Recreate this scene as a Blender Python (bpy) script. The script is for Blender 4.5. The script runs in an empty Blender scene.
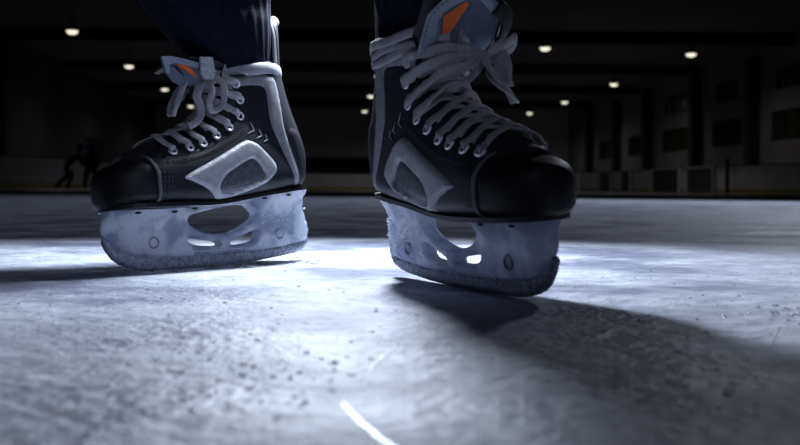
import bpy, bmesh, math, random
from mathutils import Vector, Matrix, noise
from mathutils.bvhtree import BVHTree
from mathutils.geometry import delaunay_2d_cdt
random.seed(7)
S = bpy.context.scene
C = S.collection
PI = math.pi
rad = math.radians

# ------------------------------------------------------------------ materials
def mat(name, col, rough=.6, metal=0, spec=.5, col2=None, nscale=60, bump=0, bscale=200, trans=0, sheen=0,
        detail=4, contrast=.5, coat=0, emit=None, estr=0, stretch=None):
    m = bpy.data.materials.new(name); m.use_nodes = True
    nt = m.node_tree; N = nt.nodes; Lk = nt.links
    b = N['Principled BSDF']; out = N['Material Output']
    b.inputs['Base Color'].default_value = (*col, 1)
    b.inputs['Roughness'].default_value = rough
    b.inputs['Metallic'].default_value = metal
    b.inputs['Specular IOR Level'].default_value = spec
    b.inputs['Coat Weight'].default_value = coat
    b.inputs['Sheen Weight'].default_value = sheen
    tc = N.new('ShaderNodeTexCoord'); src = tc.outputs['Object']
    if stretch:
        mp = N.new('ShaderNodeMapping'); mp.inputs['Scale'].default_value = stretch
        Lk.new(src, mp.inputs['Vector']); src = mp.outputs['Vector']
    if col2:
        n = N.new('ShaderNodeTexNoise'); n.inputs['Scale'].default_value = nscale; n.inputs['Detail'].default_value = detail
        Lk.new(src, n.inputs['Vector'])
        r = N.new('ShaderNodeValToRGB'); w = (1-contrast)*.3
        r.color_ramp.elements[0].position = .5-w-.02; r.color_ramp.elements[1].position = .5+w+.02
        r.color_ramp.elements[0].color = (*col, 1); r.color_ramp.elements[1].color = (*col2, 1)
        Lk.new(n.outputs['Fac'], r.inputs['Fac']); Lk.new(r.outputs['Color'], b.inputs['Base Color'])
    if bump:
        n2 = N.new('ShaderNodeTexNoise'); n2.inputs['Scale'].default_value = bscale; n2.inputs['Detail'].default_value = 5
        Lk.new(src, n2.inputs['Vector'])
        bp = N.new('ShaderNodeBump'); bp.inputs['Strength'].default_value = bump; bp.inputs['Distance'].default_value = .001
        Lk.new(n2.outputs['Fac'], bp.inputs['Height']); Lk.new(bp.outputs['Normal'], b.inputs['Normal'])
    if trans:
        t = N.new('ShaderNodeBsdfTranslucent'); t.inputs['Color'].default_value = (*(col2 or col), 1)
        mx = N.new('ShaderNodeMixShader'); mx.inputs['Fac'].default_value = trans
        Lk.new(b.outputs['BSDF'], mx.inputs[1]); Lk.new(t.outputs['BSDF'], mx.inputs[2]); Lk.new(mx.outputs['Shader'], out.inputs['Surface'])
    if emit:
        b.inputs['Emission Color'].default_value = (*emit, 1); b.inputs['Emission Strength'].default_value = estr
    return m

M = {
 'boot': mat('boot_leather', (.013,.014,.019), .5, col2=(.020,.022,.030), nscale=90, bump=.4, bscale=500, spec=.22),
 'toe': mat('toe_cap_black', (.004,.004,.006), .5, col2=(.009,.009,.012), nscale=50, bump=.5, bscale=260, spec=.28),
 'outsole': mat('outsole_black', (.01,.01,.012), .35),
 'silver': mat('silver_panel', (.30,.31,.34), .55, col2=(.40,.41,.44), nscale=120, bump=.25, bscale=400, metal=.15),
 'mesh': mat('dark_mesh_panel', (.05,.052,.065), .45, col2=(.11,.115,.13), nscale=160, bump=.5, bscale=700),
 'stripe': mat('grey_suede', (.19,.195,.215), .85, col2=(.27,.275,.30), nscale=150, bump=.5, bscale=600),
 'collar': mat('worn_white_lining', (.44,.45,.49), .9, col2=(.28,.29,.32), nscale=100, bump=.6, bscale=500),
 'plastic': mat('translucent_holder', (.30,.34,.47), .35, col2=(.78,.82,.92), nscale=42, bump=.8, bscale=330, trans=.42, spec=.5, detail=10, contrast=.85),
 'frost': mat('frosted_steel', (.13,.15,.21), .5, col2=(.50,.54,.66), nscale=230, bump=.9, bscale=420, metal=.2, detail=6, contrast=.35),
 'steel': mat('polished_edge', (.6,.62,.68), .2, metal=1),
 'snow': mat('packed_snow', (.9,.93,.98), .75, bump=.8, bscale=700, trans=.6),
 'nickel': mat('eyelet_nickel', (.8,.81,.85), .3, metal=.35),
 'rivet': mat('dark_rivet', (.012,.012,.015), .3, metal=.4),
 'lace': mat('lace_cotton', (.50,.49,.52), .9, col2=(.33,.325,.35), nscale=170, bump=.9, bscale=900, contrast=.3, trans=.12),
 'aglet': mat('aglet_clear', (.5,.5,.54), .3),
 'tongue': mat('tongue_felt', (.10,.125,.18), .85, col2=(.15,.175,.24), nscale=80, bump=.6, bscale=500),
 'tongueback': mat('tongue_black', (.012,.012,.016), .7, bump=.4, bscale=400),
 'tonguegrey': mat('tongue_border', (.33,.38,.46), .6, col2=(.27,.31,.38), nscale=90, bump=.3, bscale=500),
 'orange': mat('orange_wedge', (.85,.16,.03), .6, bump=.2, bscale=400),
 'tab': mat('white_tab', (.55,.56,.60), .8, col2=(.38,.39,.43), nscale=220, bump=.4, bscale=600, contrast=.6),
 'stitch': mat('stitch_grey', (.10,.105,.125), .8),
 'stitchdark': mat('stitch_dark', (.03,.035,.05), .8),
 'sock': mat('navy_knit', (.005,.006,.013), .95, col2=(.009,.011,.022), nscale=120, bump=.6, bscale=450, spec=.05),
 'sockband': mat('navy_band', (.009,.012,.03), .9, sheen=.1, bump=.4, bscale=300),
 'shorts': mat('black_nylon', (.012,.012,.016), .6, bump=.4, bscale=120),
 'skin': mat('skin', (.55,.36,.27), .5),
 'board': mat('white_board', (.42,.42,.45), .5, col2=(.36,.36,.39), nscale=2),
 'kick': mat('yellow_kickplate', (.26,.20,.03), .5),
 'cap': mat('cap_rail_dark', (.02,.025,.05), .5),
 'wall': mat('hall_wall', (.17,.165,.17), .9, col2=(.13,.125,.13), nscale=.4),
 'backwall': mat('brightened_end_wall', (.42,.41,.43), .9, col2=(.34,.33,.35), nscale=.3),  # hall wall colour brightened to stand in for light missing at the end
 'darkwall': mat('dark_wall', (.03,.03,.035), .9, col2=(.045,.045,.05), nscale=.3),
 'ceil': mat('dark_ceiling', (.07,.07,.08), .9, col2=(.09,.09,.10), nscale=.4),
 'column': mat('dark_column', (.012,.012,.014), .8),
 'glassdark': mat('night_window', (.012,.013,.012), .2, col2=(.04,.04,.015), nscale=.8),
 'gate': mat('dark_gate', (.02,.022,.035), .6),
 'seat': mat('stand_dark', (.02,.02,.026), .8),
 'bluepad': mat('blue_pad', (.02,.04,.12), .7),
 'lampmetal': mat('lamp_shade_black', (.02,.02,.02), .5),
 'lamp': mat('lamp_glow', (.9,.88,.8), .5, emit=(1,.93,.76), estr=1.25),
 'kit': mat('dark_kit', (.008,.008,.012), .8),
 'kitblue': mat('dark_blue_kit', (.01,.015,.05), .8),
 'crystal': mat('ice_crystal', (.95,.97,1), .25, bump=.3, bscale=900),
 'scratch': mat('snow_glint_line', (.9,.92,.97), .42, spec=1.0),  # white of cut snow, also standing in for the glint of the cuts
 'stick': mat('stick_wood', (.12,.08,.04), .6),
}

def ice_material():
    m = bpy.data.materials.new('rink_ice'); m.use_nodes = True
    nt = m.node_tree; N = nt.nodes; L = nt.links; b = N['Principled BSDF']
    g = N.new('ShaderNodeNewGeometry')
    def nz(scale, detail=6, vec=None, rough=.55):
        n = N.new('ShaderNodeTexNoise'); n.inputs['Scale'].default_value = scale; n.inputs['Detail'].default_value = detail
        n.inputs['Roughness'].default_value = rough
        L.new(vec or g.outputs['Position'], n.inputs['Vector']); return n.outputs['Fac']
    def ramp(fac, stops):
        r = N.new('ShaderNodeValToRGB'); e = r.color_ramp.elements
        e[0].position, e[0].color = stops[0][0], (*stops[0][1], 1); e[1].position, e[1].color = stops[-1][0], (*stops[-1][1], 1)
        for p, c in stops[1:-1]:
            k = e.new(p); k.color = (*c, 1)
        L.new(fac, r.inputs['Fac']); return r.outputs['Color']
    def mix(fac, a, c, mode='MIX'):
        x = N.new('ShaderNodeMix'); x.data_type = 'RGBA'; x.blend_type = mode
        if isinstance(fac, float): x.inputs[0].default_value = fac
        else: L.new(fac, x.inputs[0])
        for v, i in ((a, 6), (c, 7)):
            if isinstance(v, tuple): x.inputs[i].default_value = (*v, 1)
            else: L.new(v, x.inputs[i])
        return x.outputs[2]
    # worn patches: snow dust over darker bare ice
    patch = ramp(nz(5.5, 8), [(.40, (0,0,0)), (.56, (1,1,1))])
    fine = nz(120, 8)
    base = mix(patch, (.33,.35,.46), (.70,.73,.80))
    base = mix(.75, base, ramp(nz(34, 12, rough=.75), [(.34, (.42,.43,.48)), (.64, (1.15,1.15,1.16))]), 'MULTIPLY')
    # skate cuts: thin lines of several directions
    cuts = None
    for ang, sc, th in ((.5, 3.2, .006), (-.75, 2.3, .005), (1.25, 4.2, .007), (2.2, 2.8, .004)):
        mp = N.new('ShaderNodeMapping'); mp.inputs['Rotation'].default_value = (0, 0, ang)
        L.new(g.outputs['Position'], mp.inputs['Vector'])
        w = N.new('ShaderNodeTexWave'); w.wave_type = 'BANDS'; w.wave_profile = 'SAW'
        w.inputs['Scale'].default_value = sc; w.inputs['Distortion'].default_value = 5.5
        w.inputs['Detail'].default_value = 1.0; w.inputs['Detail Scale'].default_value = .35
        L.new(mp.outputs['Vector'], w.inputs['Vector'])
        line = ramp(w.outputs['Fac'], [(0, (1,1,1)), (th, (1,1,1)), (th*2.2, (0,0,0))])
        msk = ramp(nz(4+sc, 3), [(.47, (0,0,0)), (.58, (1,1,1))])
        q = mix(1.0, line, msk, 'MULTIPLY')
        cuts = q if cuts is None else mix(1.0, cuts, q, 'LIGHTEN')
    base = mix(cuts, base, (.74,.78,.86))
    L.new(base, b.inputs['Base Color'])
    ro = mix(patch, (.40,)*3, (.62,)*3); L.new(ro, b.inputs['Roughness'])
    b.inputs['Specular IOR Level'].default_value = .4
    # bump
    def bump(h, s, d, prev=None):
        x = N.new('ShaderNodeBump'); x.inputs['Strength'].default_value = s; x.inputs['Distance'].default_value = d
        L.new(h, x.inputs['Height'])
        if prev: L.new(prev, x.inputs['Normal'])
        return x.outputs['Normal']
    n = bump(nz(14, 6), .6, .009)
    n = bump(nz(45, 8), .8, .0045, n)
    n = bump(fine, .9, .0024, n)
    n = bump(nz(420, 4), .5, .0005, n)
    n = bump(cuts, .6, .001, n)
    L.new(n, b.inputs['Normal'])
    return m
M['ice'] = ice_material()
M['crystal'].node_tree.nodes['Principled BSDF'].inputs['Transmission Weight'].default_value = .9
M['crystal'].node_tree.nodes['Principled BSDF'].inputs['IOR'].default_value = 1.31

# ------------------------------------------------------------------ helpers
def tag(o, label=None, cat=None, group=None, kind=None):
    if label: o['label'] = label
    if cat: o['category'] = cat
    if group: o['group'] = group
    if kind: o['kind'] = kind
    return o
def mesh(name, verts, faces, m, parent=None, smooth=True, flip=False):
    me = bpy.data.meshes.new(name); me.from_pydata([tuple(v) for v in verts], [], faces); me.update()
    bm = bmesh.new(); bm.from_mesh(me); bmesh.ops.recalc_face_normals(bm, faces=bm.faces)
    bm.to_mesh(me); bm.free()
    if smooth:
        for p in me.polygons: p.use_smooth = True
        try: me.set_sharp_from_angle(angle=rad(50))
        except Exception: pass
    me.materials.append(M[m]); o = bpy.data.objects.new(name, me); C.objects.link(o)
    if parent: o.parent = parent
    return o
def join_parts(parts):
    V, F = [], []
    for v, f in parts:
        o = len(V); V += list(v); F += [tuple(i+o for i in q) for q in f]
    return V, F
def box(c, s, rz=0):
    x, y, z = [k/2 for k in s]; cr, sr = math.cos(rz), math.sin(rz)
    V = []
    for dz in (-z, z):
        for dx, dy in ((-x,-y),(x,-y),(x,y),(-x,y)):
            V.append(Vector((c[0]+dx*cr-dy*sr, c[1]+dx*sr+dy*cr, c[2]+dz)))
    return V, [(0,1,2,3),(4,5,6,7),(0,1,5,4),(1,2,6,5),(2,3,7,6),(3,0,4,7)]
def empty(name, loc, label=None, cat=None, group=None):
    o = bpy.data.objects.new(name, None); C.objects.link(o); o.location = loc; o.empty_display_size = .1
    return tag(o, label, cat, group)
def catmull(P, n=6, closed=False):
    P = [Vector(p) for p in P]; out = []; k = len(P)
    for i in range(k if closed else k-1):
        if closed: a, b, c, d = P[i-1], P[i], P[(i+1) % k], P[(i+2) % k]
        else: a, b, c, d = P[max(i-1, 0)], P[i], P[i+1], P[min(i+2, k-1)]
        for j in range(n):
            t = j/n
            out.append(.5*((2*b)+(c-a)*t+(2*a-5*b+4*c-d)*t*t+(3*b-a-3*c+d)*t**3))
    if not closed: out.append(P[-1])
    return out
def sweep(path, nrm, w, th, seg=10, e=2.6, closed=False, wfn=None):
    """flattened tube along path; nrm(i, p) is the outward normal, w half width, th half thickness"""
    V, F = [], []; k = len(path)
    for i, p in enumerate(path):
        a, b = path[(i-1) % k if closed else max(i-1, 0)], path[(i+1) % k if closed else min(i+1, k-1)]
        t = (b-a).normalized(); n = nrm(i, p); n = (n - t*n.dot(t))
        n = n.normalized() if n.length > 1e-6 else Vector((0,0,1))
        s = t.cross(n).normalized(); f = wfn(i/(k-1)) if wfn else 1
        for j in range(seg):
            q = 2*PI*j/seg; cx, sy = math.cos(q), math.sin(q)
            x = math.copysign(abs(cx)**(2/e), cx)*w*f; y = math.copysign(abs(sy)**(2/e), sy)*th*f
            V.append(p+s*x+n*y)
    for i in range(k if closed else k-1):
        for j in range(seg):
            i2 = (i+1) % k
            F.append((i*seg+j, i*seg+(j+1) % seg, i2*seg+(j+1) % seg, i2*seg+j))
    if not closed:
        F.append(tuple(range(seg))); F.append(tuple(range((k-1)*seg, k*seg)))
    return V, F
def rings(R, cap0=True, cap1=True, closed=True):
    V, F = [], []; n = len(R[0])
    for r in R: V += r
    for i in range(len(R)-1):
        for j in range(n if closed else n-1):
            F.append((i*n+j, i*n+(j+1) % n, (i+1)*n+(j+1) % n, (i+1)*n+j))
    if cap0: F.append(tuple(range(n)))
    if cap1: F.append(tuple(range((len(R)-1)*n, len(R)*n)))
    return V, F
def inside(p, poly):
    r = False; x, y = p[0], p[1]; j = len(poly)-1
    for i in range(len(poly)):
        a, b = poly[i], poly[j]
        if (a[1] > y) != (b[1] > y) and x < (b[0]-a[0])*(y-a[1])/(b[1]-a[1])+a[0]: r = not r
        j = i
    return r
def dist(p, poly):
    d = 9.
    for i in range(len(poly)):
        a, b = poly[i-1], poly[i]; abx, aby = b[0]-a[0], b[1]-a[1]
        t = max(0, min(1, ((p[0]-a[0])*abx+(p[1]-a[1])*aby)/(abx*abx+aby*aby+1e-15)))
        d = min(d, math.hypot(p[0]-a[0]-abx*t, p[1]-a[1]-aby*t))
    return d
def resample(poly, sp):
    out = []
    for i in range(len(poly)):
        a, b = Vector(poly[i-1][:2]), Vector(poly[i][:2]); n = max(1, int((b-a).length/sp))
        out += [a+(b-a)*(k/n) for k in range(n)]
    return out
def smooth2(P, n=4):
    return [(p.x, p.y) for p in catmull([(a, b, 0) for a, b in P], n, True)]
def fill(outline, holes=(), sp=.003):
    """constrained triangulation with inner points: (points2d, tris, contours as index loops)"""
    loops = [resample(outline, sp)]+[resample(h, sp) for h in holes]
    pts, edges = [], []
    for lp in loops:
        o = len(pts); pts += lp; edges += [(o+i, o+(i+1) % len(lp)) for i in range(len(lp))]
    nb = len(pts)
    x0, x1 = min(p[0] for p in outline), max(p[0] for p in outline); y0, y1 = min(p[1] for p in outline), max(p[1] for p in outline)
    j = 0; y = y0
    while y < y1:
        x = x0+(sp/2 if j % 2 else 0)
        while x < x1:
            q = (x, y)
            if inside(q, outline) and dist(q, loops[0]) > sp*.5 and not any(inside(q, h) or dist(q, h) < sp*.5 for h in holes): pts.append(Vector(q))
            x += sp
        y += sp*.87; j += 1
    v, e, f, *_ = delaunay_2d_cdt(pts, edges, [], 0, 1e-7)
    tris = []
    for t in f:
        c = sum((v[i] for i in t), Vector((0, 0)))/len(t)
        if inside(c, outline) and not any(inside(c, h) for h in holes): tris.append(tuple(t))
    used = sorted({i for t in tris for i in t}); mp = {o: n for n, o in enumerate(used)}
    return [v[i] for i in used], [tuple(mp[i] for i in t) for t in tris]
def slab(outline, holes, sp, front, back):
    """closed solid: front(p, d) and back(p, d) give 3-D points, d = distance to the outline or a hole"""
    P, T = fill(outline, holes, sp); n = len(P); loops = [outline]+list(holes)
    D = [min(dist(p, l) for l in loops) for p in P]
    V = [front(p, d) for p, d in zip(P, D)]+[back(p, d) for p, d in zip(P, D)]
    cnt = {}
    for t in T:
        for a, b in ((t[0],t[1]),(t[1],t[2]),(t[2],t[0])):
            k = (min(a,b), max(a,b)); cnt.setdefault(k, []).append((a,b))
    F = list(T)+[tuple(i+n for i in reversed(t)) for t in T]
    for k, l in cnt.items():
        if len(l) == 1: a, b = l[0]; F.append((b, a, a+n, b+n))
    return V, F

# ------------------------------------------------------------------ camera
f_px, cam_h, yh = 1000.0, .0856, 189.5
cam = bpy.data.cameras.new('camera'); co = bpy.data.objects.new('camera', cam); C.objects.link(co)
cam.sensor_width = 36; cam.lens = 36*f_px/800; cam.clip_start = .02; cam.clip_end = 300
cam.shift_y = -(222.5-yh)/800
co.matrix_world = Matrix.Translation((0,0,cam_h)) @ Matrix.Rotation(rad(90), 4, 'X') @ Matrix.Rotation(rad(.45), 4, 'Z')
cam.dof.use_dof = True; cam.dof.focus_distance = 1.02; cam.dof.aperture_fstop = 10
S.camera = co

# ------------------------------------------------------------------ the hall
fl = mesh('floor', [(-60,-6,0),(60,-6,0),(60,100,0),(-60,100,0)], [(0,1,2,3)], 'ice', smooth=False); tag(fl, kind='structure')
def lw(Y): return -14.6-.07*Y
def rw(Y): return 20-.07*Y
def wallslab(name, a, b, z0, z1, th, m, holes=()):
    A, B = Vector((a[0], a[1], 0)), Vector((b[0], b[1], 0)); d = (B-A).normalized(); n = Vector((d.y, -d.x, 0))*th; Lw = (B-A).length
    us = sorted({0, Lw, *[h[0] for h in holes], *[h[1] for h in holes]}); zs = sorted({z0, z1, *[h[2] for h in holes], *[h[3] for h in holes]})
    parts = []
    for i in range(len(us)-1):
        for j in range(len(zs)-1):
            um, zm = (us[i]+us[i+1])/2, (zs[j]+zs[j+1])/2
            if any(h[0] < um < h[1] and h[2] < zm < h[3] for h in holes): continue
            V = [A+d*u+Vector((0,0,z))+n*k for k in (0, 1) for u, z in ((us[i],zs[j]),(us[i+1],zs[j]),(us[i+1],zs[j+1]),(us[i],zs[j+1]))]
            parts.append((V, [(0,1,2,3),(7,6,5,4),(0,4,5,1),(1,5,6,2),(2,6,7,3),(3,7,4,0)]))
    V, F = join_parts(parts)
    return tag(mesh(name, V, F, m, smooth=False), kind='structure')
ra, rb = (rw(-4), -4), (rw(84), 84)
rd = (Vector(rb)-Vector(ra)).normalized(); rL = lambda Y: (Y+4)/rd.y
bays = [(60.4,55.8),(52.4,48.6),(45.4,42.0),(74.5,71.0),(67.2,63.6)]
holes = []
for y1, y0 in bays:
    holes.append((rL(y0), rL(y1), 2.4, 3.75))
    if y1 < 61: holes.append((rL(y0+.4), rL(y1-.4), 4.7, 5.7))
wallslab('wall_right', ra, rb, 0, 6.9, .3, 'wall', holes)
def rwp(Y, off): return Vector((rw(Y), Y, 0))+Vector((rd.y, -rd.x, 0))*off
for i, h in enumerate(holes):
    d = rd; A = Vector((ra[0], ra[1], 0)); n = Vector((rd.y, -rd.x, 0)); D3 = Vector((rd.x, rd.y, 0))
    c = A+D3*((h[0]+h[1])/2)+n*.15; w = h[1]-h[0]; hh = h[3]-h[2]; ang = math.atan2(rd.y, rd.x)
    parts = [box((c.x, c.y, (h[2]+h[3])/2), (w, .04, hh), ang)]
    o = mesh('window_%d' % (i+1), *join_parts(parts), 'glassdark', smooth=False); tag(o, kind='structure')
    fr = [box((c.x, c.y, h[2]+.04), (w, .14, .08), ang), box((c.x, c.y, h[3]-.04), (w, .14, .08), ang)]
    for k in (-.5, -.17, .17, .5):
        q = c+D3*(k*(w-.08)); fr.append(box((q.x, q.y, (h[2]+h[3])/2), (.07, .14, hh), ang))
    mesh('window_frame', *join_parts(fr), 'column', o, smooth=False)
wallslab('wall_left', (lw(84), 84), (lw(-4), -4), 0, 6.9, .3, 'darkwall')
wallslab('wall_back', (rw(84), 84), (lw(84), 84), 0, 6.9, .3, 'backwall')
V, F = join_parts([box((1.5, 40, 7.0), (46, 92, .2))]); tag(mesh('ceiling', V, F, 'ceil', smooth=False), kind='structure')
for i, Y in enumerate((32, 43, 54, 65, 76)):
    V, F = join_parts([box(((lw(Y)+rw(Y))/2, Y, 6.65), (rw(Y)-lw(Y)-.1, .35, .5))])
    tag(mesh('trim_%d' % (i+1), V, F, 'column', smooth=False), kind='structure')
def column(Y, side, label):
    x = (rw(Y)-.32) if side > 0 else (lw(Y)+.32)
    V, F = join_parts([box((0,0,3.19), (.16,.5,6.38)), box((-.17,0,3.19), (.12,.56,6.38)), box((.17,0,3.19), (.12,.56,6.38)), box((0,0,.06), (.56,.66,.12))])
    o = mesh('support_column', V, F, 'column', smooth=False); o.location = (x, Y, 0); o.rotation_euler.z = .07
    tag(o, label, 'column', 'steel columns along the hall walls')
for Y, l in ((76.3, 'dark steel column at far end of right wall, leftmost of that row'), (69, 'dark steel column on right wall, second from its far end'),
             (62.3, 'dark steel column on right wall, third from its far end'), (54.1, 'dark steel column on right wall between the two larger dark windows'),
             (46.8, 'dark steel column nearest the right picture edge')):
    column(Y, 1, l)
for Y, l in ((38.2, 'dark column on the left wall nearest the left picture edge'), (43.5, 'dark column on the left wall, second from the left picture edge')):
    column(Y, -1, l)

# boards round the rink
def boards(name, pts, label, gates=()):
    e = empty(name, (0,0,0), label, 'rink boards', 'boards around the rink')
    P = catmull([(a, b, 0) for a, b in pts], 5)
    def strip(z0, z1, off, th):
        R = []
        for i, p in enumerate(P):
            t = (P[min(i+1, len(P)-1)]-P[max(i-1, 0)]).normalized(); n = Vector((t.y, -t.x, 0))
            R.append([p+n*off+Vector((0,0,z0)), p+n*off+Vector((0,0,z1)), p+n*(off-th)+Vector((0,0,z1)), p+n*(off-th)+Vector((0,0,z0))])
        return rings(R)
    mesh('board_panel', *strip(.0, 1.12, 0, .1), 'board', e, smooth=False)
    mesh('kick_plate', *strip(.0, .2, .025, .025), 'kick', e, smooth=False)
    mesh('cap_rail', *strip(1.12, 1.18, .04, .18), 'cap', e, smooth=False)
    return e
boards('rink_boards', [(-16.6,12),(-15.4,24),(-13.9,32),(-12.9,38),(-12.2,46)], 'long white rink boards with yellow kick plate on the left side')
boards('rink_boards', [(-12.15,46.3),(-11.8,56),(-10.4,63),(-7.5,67),(-3.8,68),(3.4,67.5),(7.6,63.5),(10.3,58)], 'white rink boards curving round the far end')
boards('rink_boards', [(10.4,57.7),(13,45),(14.6,36),(16,28),(17.5,14)], 'white rink boards with dark gates on the right side')
def board_right(px):
    k = (px-400)/1000
    P = catmull([(10.4,57.7,0),(13,45,0),(14.6,36,0),(16,28,0),(17.5,14,0)], 30)
    best = min(P, key=lambda p: abs(p.x/p.y-k)); i = P.index(best); t = (P[min(i+1, len(P)-1)]-P[max(i-1, 0)]).normalized()
    return best, t
for a, b, l in ((600,612,'small dark gate in the right rink boards, farthest one'), (625,633,'narrow dark gate in the right rink boards, second farthest'),
                (653,680,'wide dark gate in the right rink boards left of the nearest one'), (690,717,'wide dark gate in the right rink boards, nearest one')):
    A, _ = board_right(a); B, _ = board_right(b); c = (A+B)/2; t = (B-A); w = t.length; t.normalize(); n = Vector((t.y, -t.x, 0))
    if n.x > 0: n = -n
    c = c+n*.09; ang = math.atan2(t.y, t.x)
    g = empty('rink_gate', (c.x, c.y, 0), l, 'gate', 'gates in the rink boards'); g.rotation_euler.z = ang
    mesh('gate_panel', *box((0,0,.61), (w,.05,1.06)), 'gate', g, smooth=False)
    mesh('gate_frame', *join_parts([box((-w/2,0,.6), (.08,.09,1.15)), box((w/2,0,.6), (.08,.09,1.15)), box((0,0,1.16), (w,.09,.06))]), 'board', g, smooth=False)
c, t = board_right(735)
V, F = join_parts([box((0,0,.7), (.14,.14,1.4)), box((0,0,1.42), (.2,.2,.05))]); o = mesh('glass_post', V, F, 'column', smooth=False); o.location = (c.x-.28, c.y, 0)
tag(o, 'thin dark post at the right rink boards', 'post')
# spectator stand at the far end
e = empty('spectator_stand', (-3, 73.2, 0), 'dark stepped spectator stand behind the far rink boards', 'stand')
mesh('stand_base', *join_parts([box((0, k*1.0, (1.5+.3*k)/2), (14, 1.0, 1.5+.3*k)) for k in range(4)]), 'seat', e, smooth=False)
mesh('stand_bench', *join_parts([box((0, k*1.0+.1, 1.5+.3*k+.12), (13.6, .35, .08)) for k in range(4)]), 'column', e, smooth=False)
e = empty('storage_cabin', (3.6, 80.4, 0), 'dark cabin block at the far wall beside the stand', 'cabin')
mesh('cabin_body', *box((0,0,2.6), (9,3,5.2)), 'seat', e, smooth=False)
mesh('cabin_roof', *box((0,0,5.27), (9.3,3.3,.14)), 'column', e, smooth=False)
# players' bench shelter beyond left boards
e = empty('team_shelter', (-13.3, 43.5, 0), 'dim blue team shelter behind the left rink boards', 'shelter'); e.rotation_euler.z = rad(95)
mesh('shelter_back', *box((0,.0,1.05), (3.6,.08,2.1)), 'bluepad', e, smooth=False)
mesh('shelter_roof', *box((0,-.0,2.13), (3.8,.5,.06)), 'column', e, smooth=False)

# pendant lamps
lamp0 = None
LM = [((71,31),'pendant hall lamp nearest the top left corner'), ((128,66),'second glowing hall lamp from the left'),
      ((164,89),'glowing hall lamp just left of the left skate tongue'), ((190,106),'small hall lamp seen behind the left skate bow'),
      ((378,76),'hall lamp peeking out left of the right skate, highest of three'), ((370,96),'hall lamp left of the right skate, middle of three'),
      ((364,111),'hall lamp left of the right skate, lowest of three'), ((544,48),'dim hall lamp right of the right skate tongue'),
      ((690,54),'glowing hall lamp farthest right'), ((613,84),'glowing hall lamp second from the right'),
      ((564,102),'glowing hall lamp third from the right'), ((529,113),'small hall lamp just above the right skate toe')]
for (px, py), l in LM:
    dy = 189.5+(px-400)*.00785-py; Y = 6000/dy; X = (px-400)/1000*Y
    if lamp0 is None:
        lamp0 = empty('pendant_lamp', (X, Y, 6.0856), l, 'lamp', 'pendant lamps under the hall ceiling')
        prof = [(.03,.34),(.07,.33),(.09,.22),(.2,.14),(.24,.04),(.235,.0),(.225,.0),(.228,.035),(.19,.125),(.08,.2)]
        R = [[Vector((r*math.cos(a), r*math.sin(a), z)) for a in [2*PI*k/20 for k in range(20)]] for r, z in prof]
        mesh('lamp_shade', *rings(R), 'lampmetal', lamp0)
        R = [[Vector((r*math.cos(a), r*math.sin(a), z)) for a in [2*PI*k/20 for k in range(20)]] for r, z in ((.18,.1),(.22,.03),(.2,-.05),(.14,-.105),(.05,-.125))]
        mesh('lamp_lens', *rings(R), 'lamp', lamp0)
        mesh('lamp_stem', *join_parts([box((0,0,.6), (.035,.035,.56)), box((0,0,.86), (.14,.14,.04))]), 'lampmetal', lamp0)
        q = lamp0; kids = list(lamp0.children)
    else:
        q = lamp0.copy(); C.objects.link(q); q.location = (X, Y, 6.0856); q['label'] = l
        for ch in kids:
            c = ch.copy(); C.objects.link(c); c.parent = q
    sp = bpy.data.lights.new('lamp_light', 'SPOT'); sp.energy = 150; sp.spot_size = rad(165); sp.spot_blend = .8; sp.color = (1,.93,.85); sp.shadow_soft_size = .15
    so = bpy.data.objects.new('lamp_light', sp); C.objects.link(so); so.location = (X, Y, 5.93)

# ------------------------------------------------------------------ figures
def skin_body(name, joints, bones, parent, m, sub=2):
    me = bpy.data.meshes.new(name); me.from_pydata([j[0] for j in joints], bones, []); me.update()
    o = bpy.data.objects.new(name, me); C.objects.link(o); me.materials.append(M[m])
    if parent: o.parent = parent
    md = o.modifiers.new('skin', 'SKIN'); md.use_smooth_shade = True
    for i, j in enumerate(joints):
        r = j[1]; me.skin_vertices[0].data[i].radius = (r, r) if not isinstance(r, tuple) else r
        me.skin_vertices[0].data[i].use_root = (i == 0)
    s = o.modifiers.new('sub', 'SUBSURF'); s.levels = sub; s.render_levels = sub
    return o
def ball(c, r, n=10):
    R = []
    for i in range(n+1):
        a = -PI/2+PI*(i+.02)/(n+.04); R.append([Vector((c[0]+r[0]*math.cos(a)*math.cos(b), c[1]+r[1]*math.cos(a)*math.sin(b), c[2]+r[2]*math.sin(a))) for b in [2*PI*k/14 for k in range(14)]])
    return rings(R)
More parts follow.
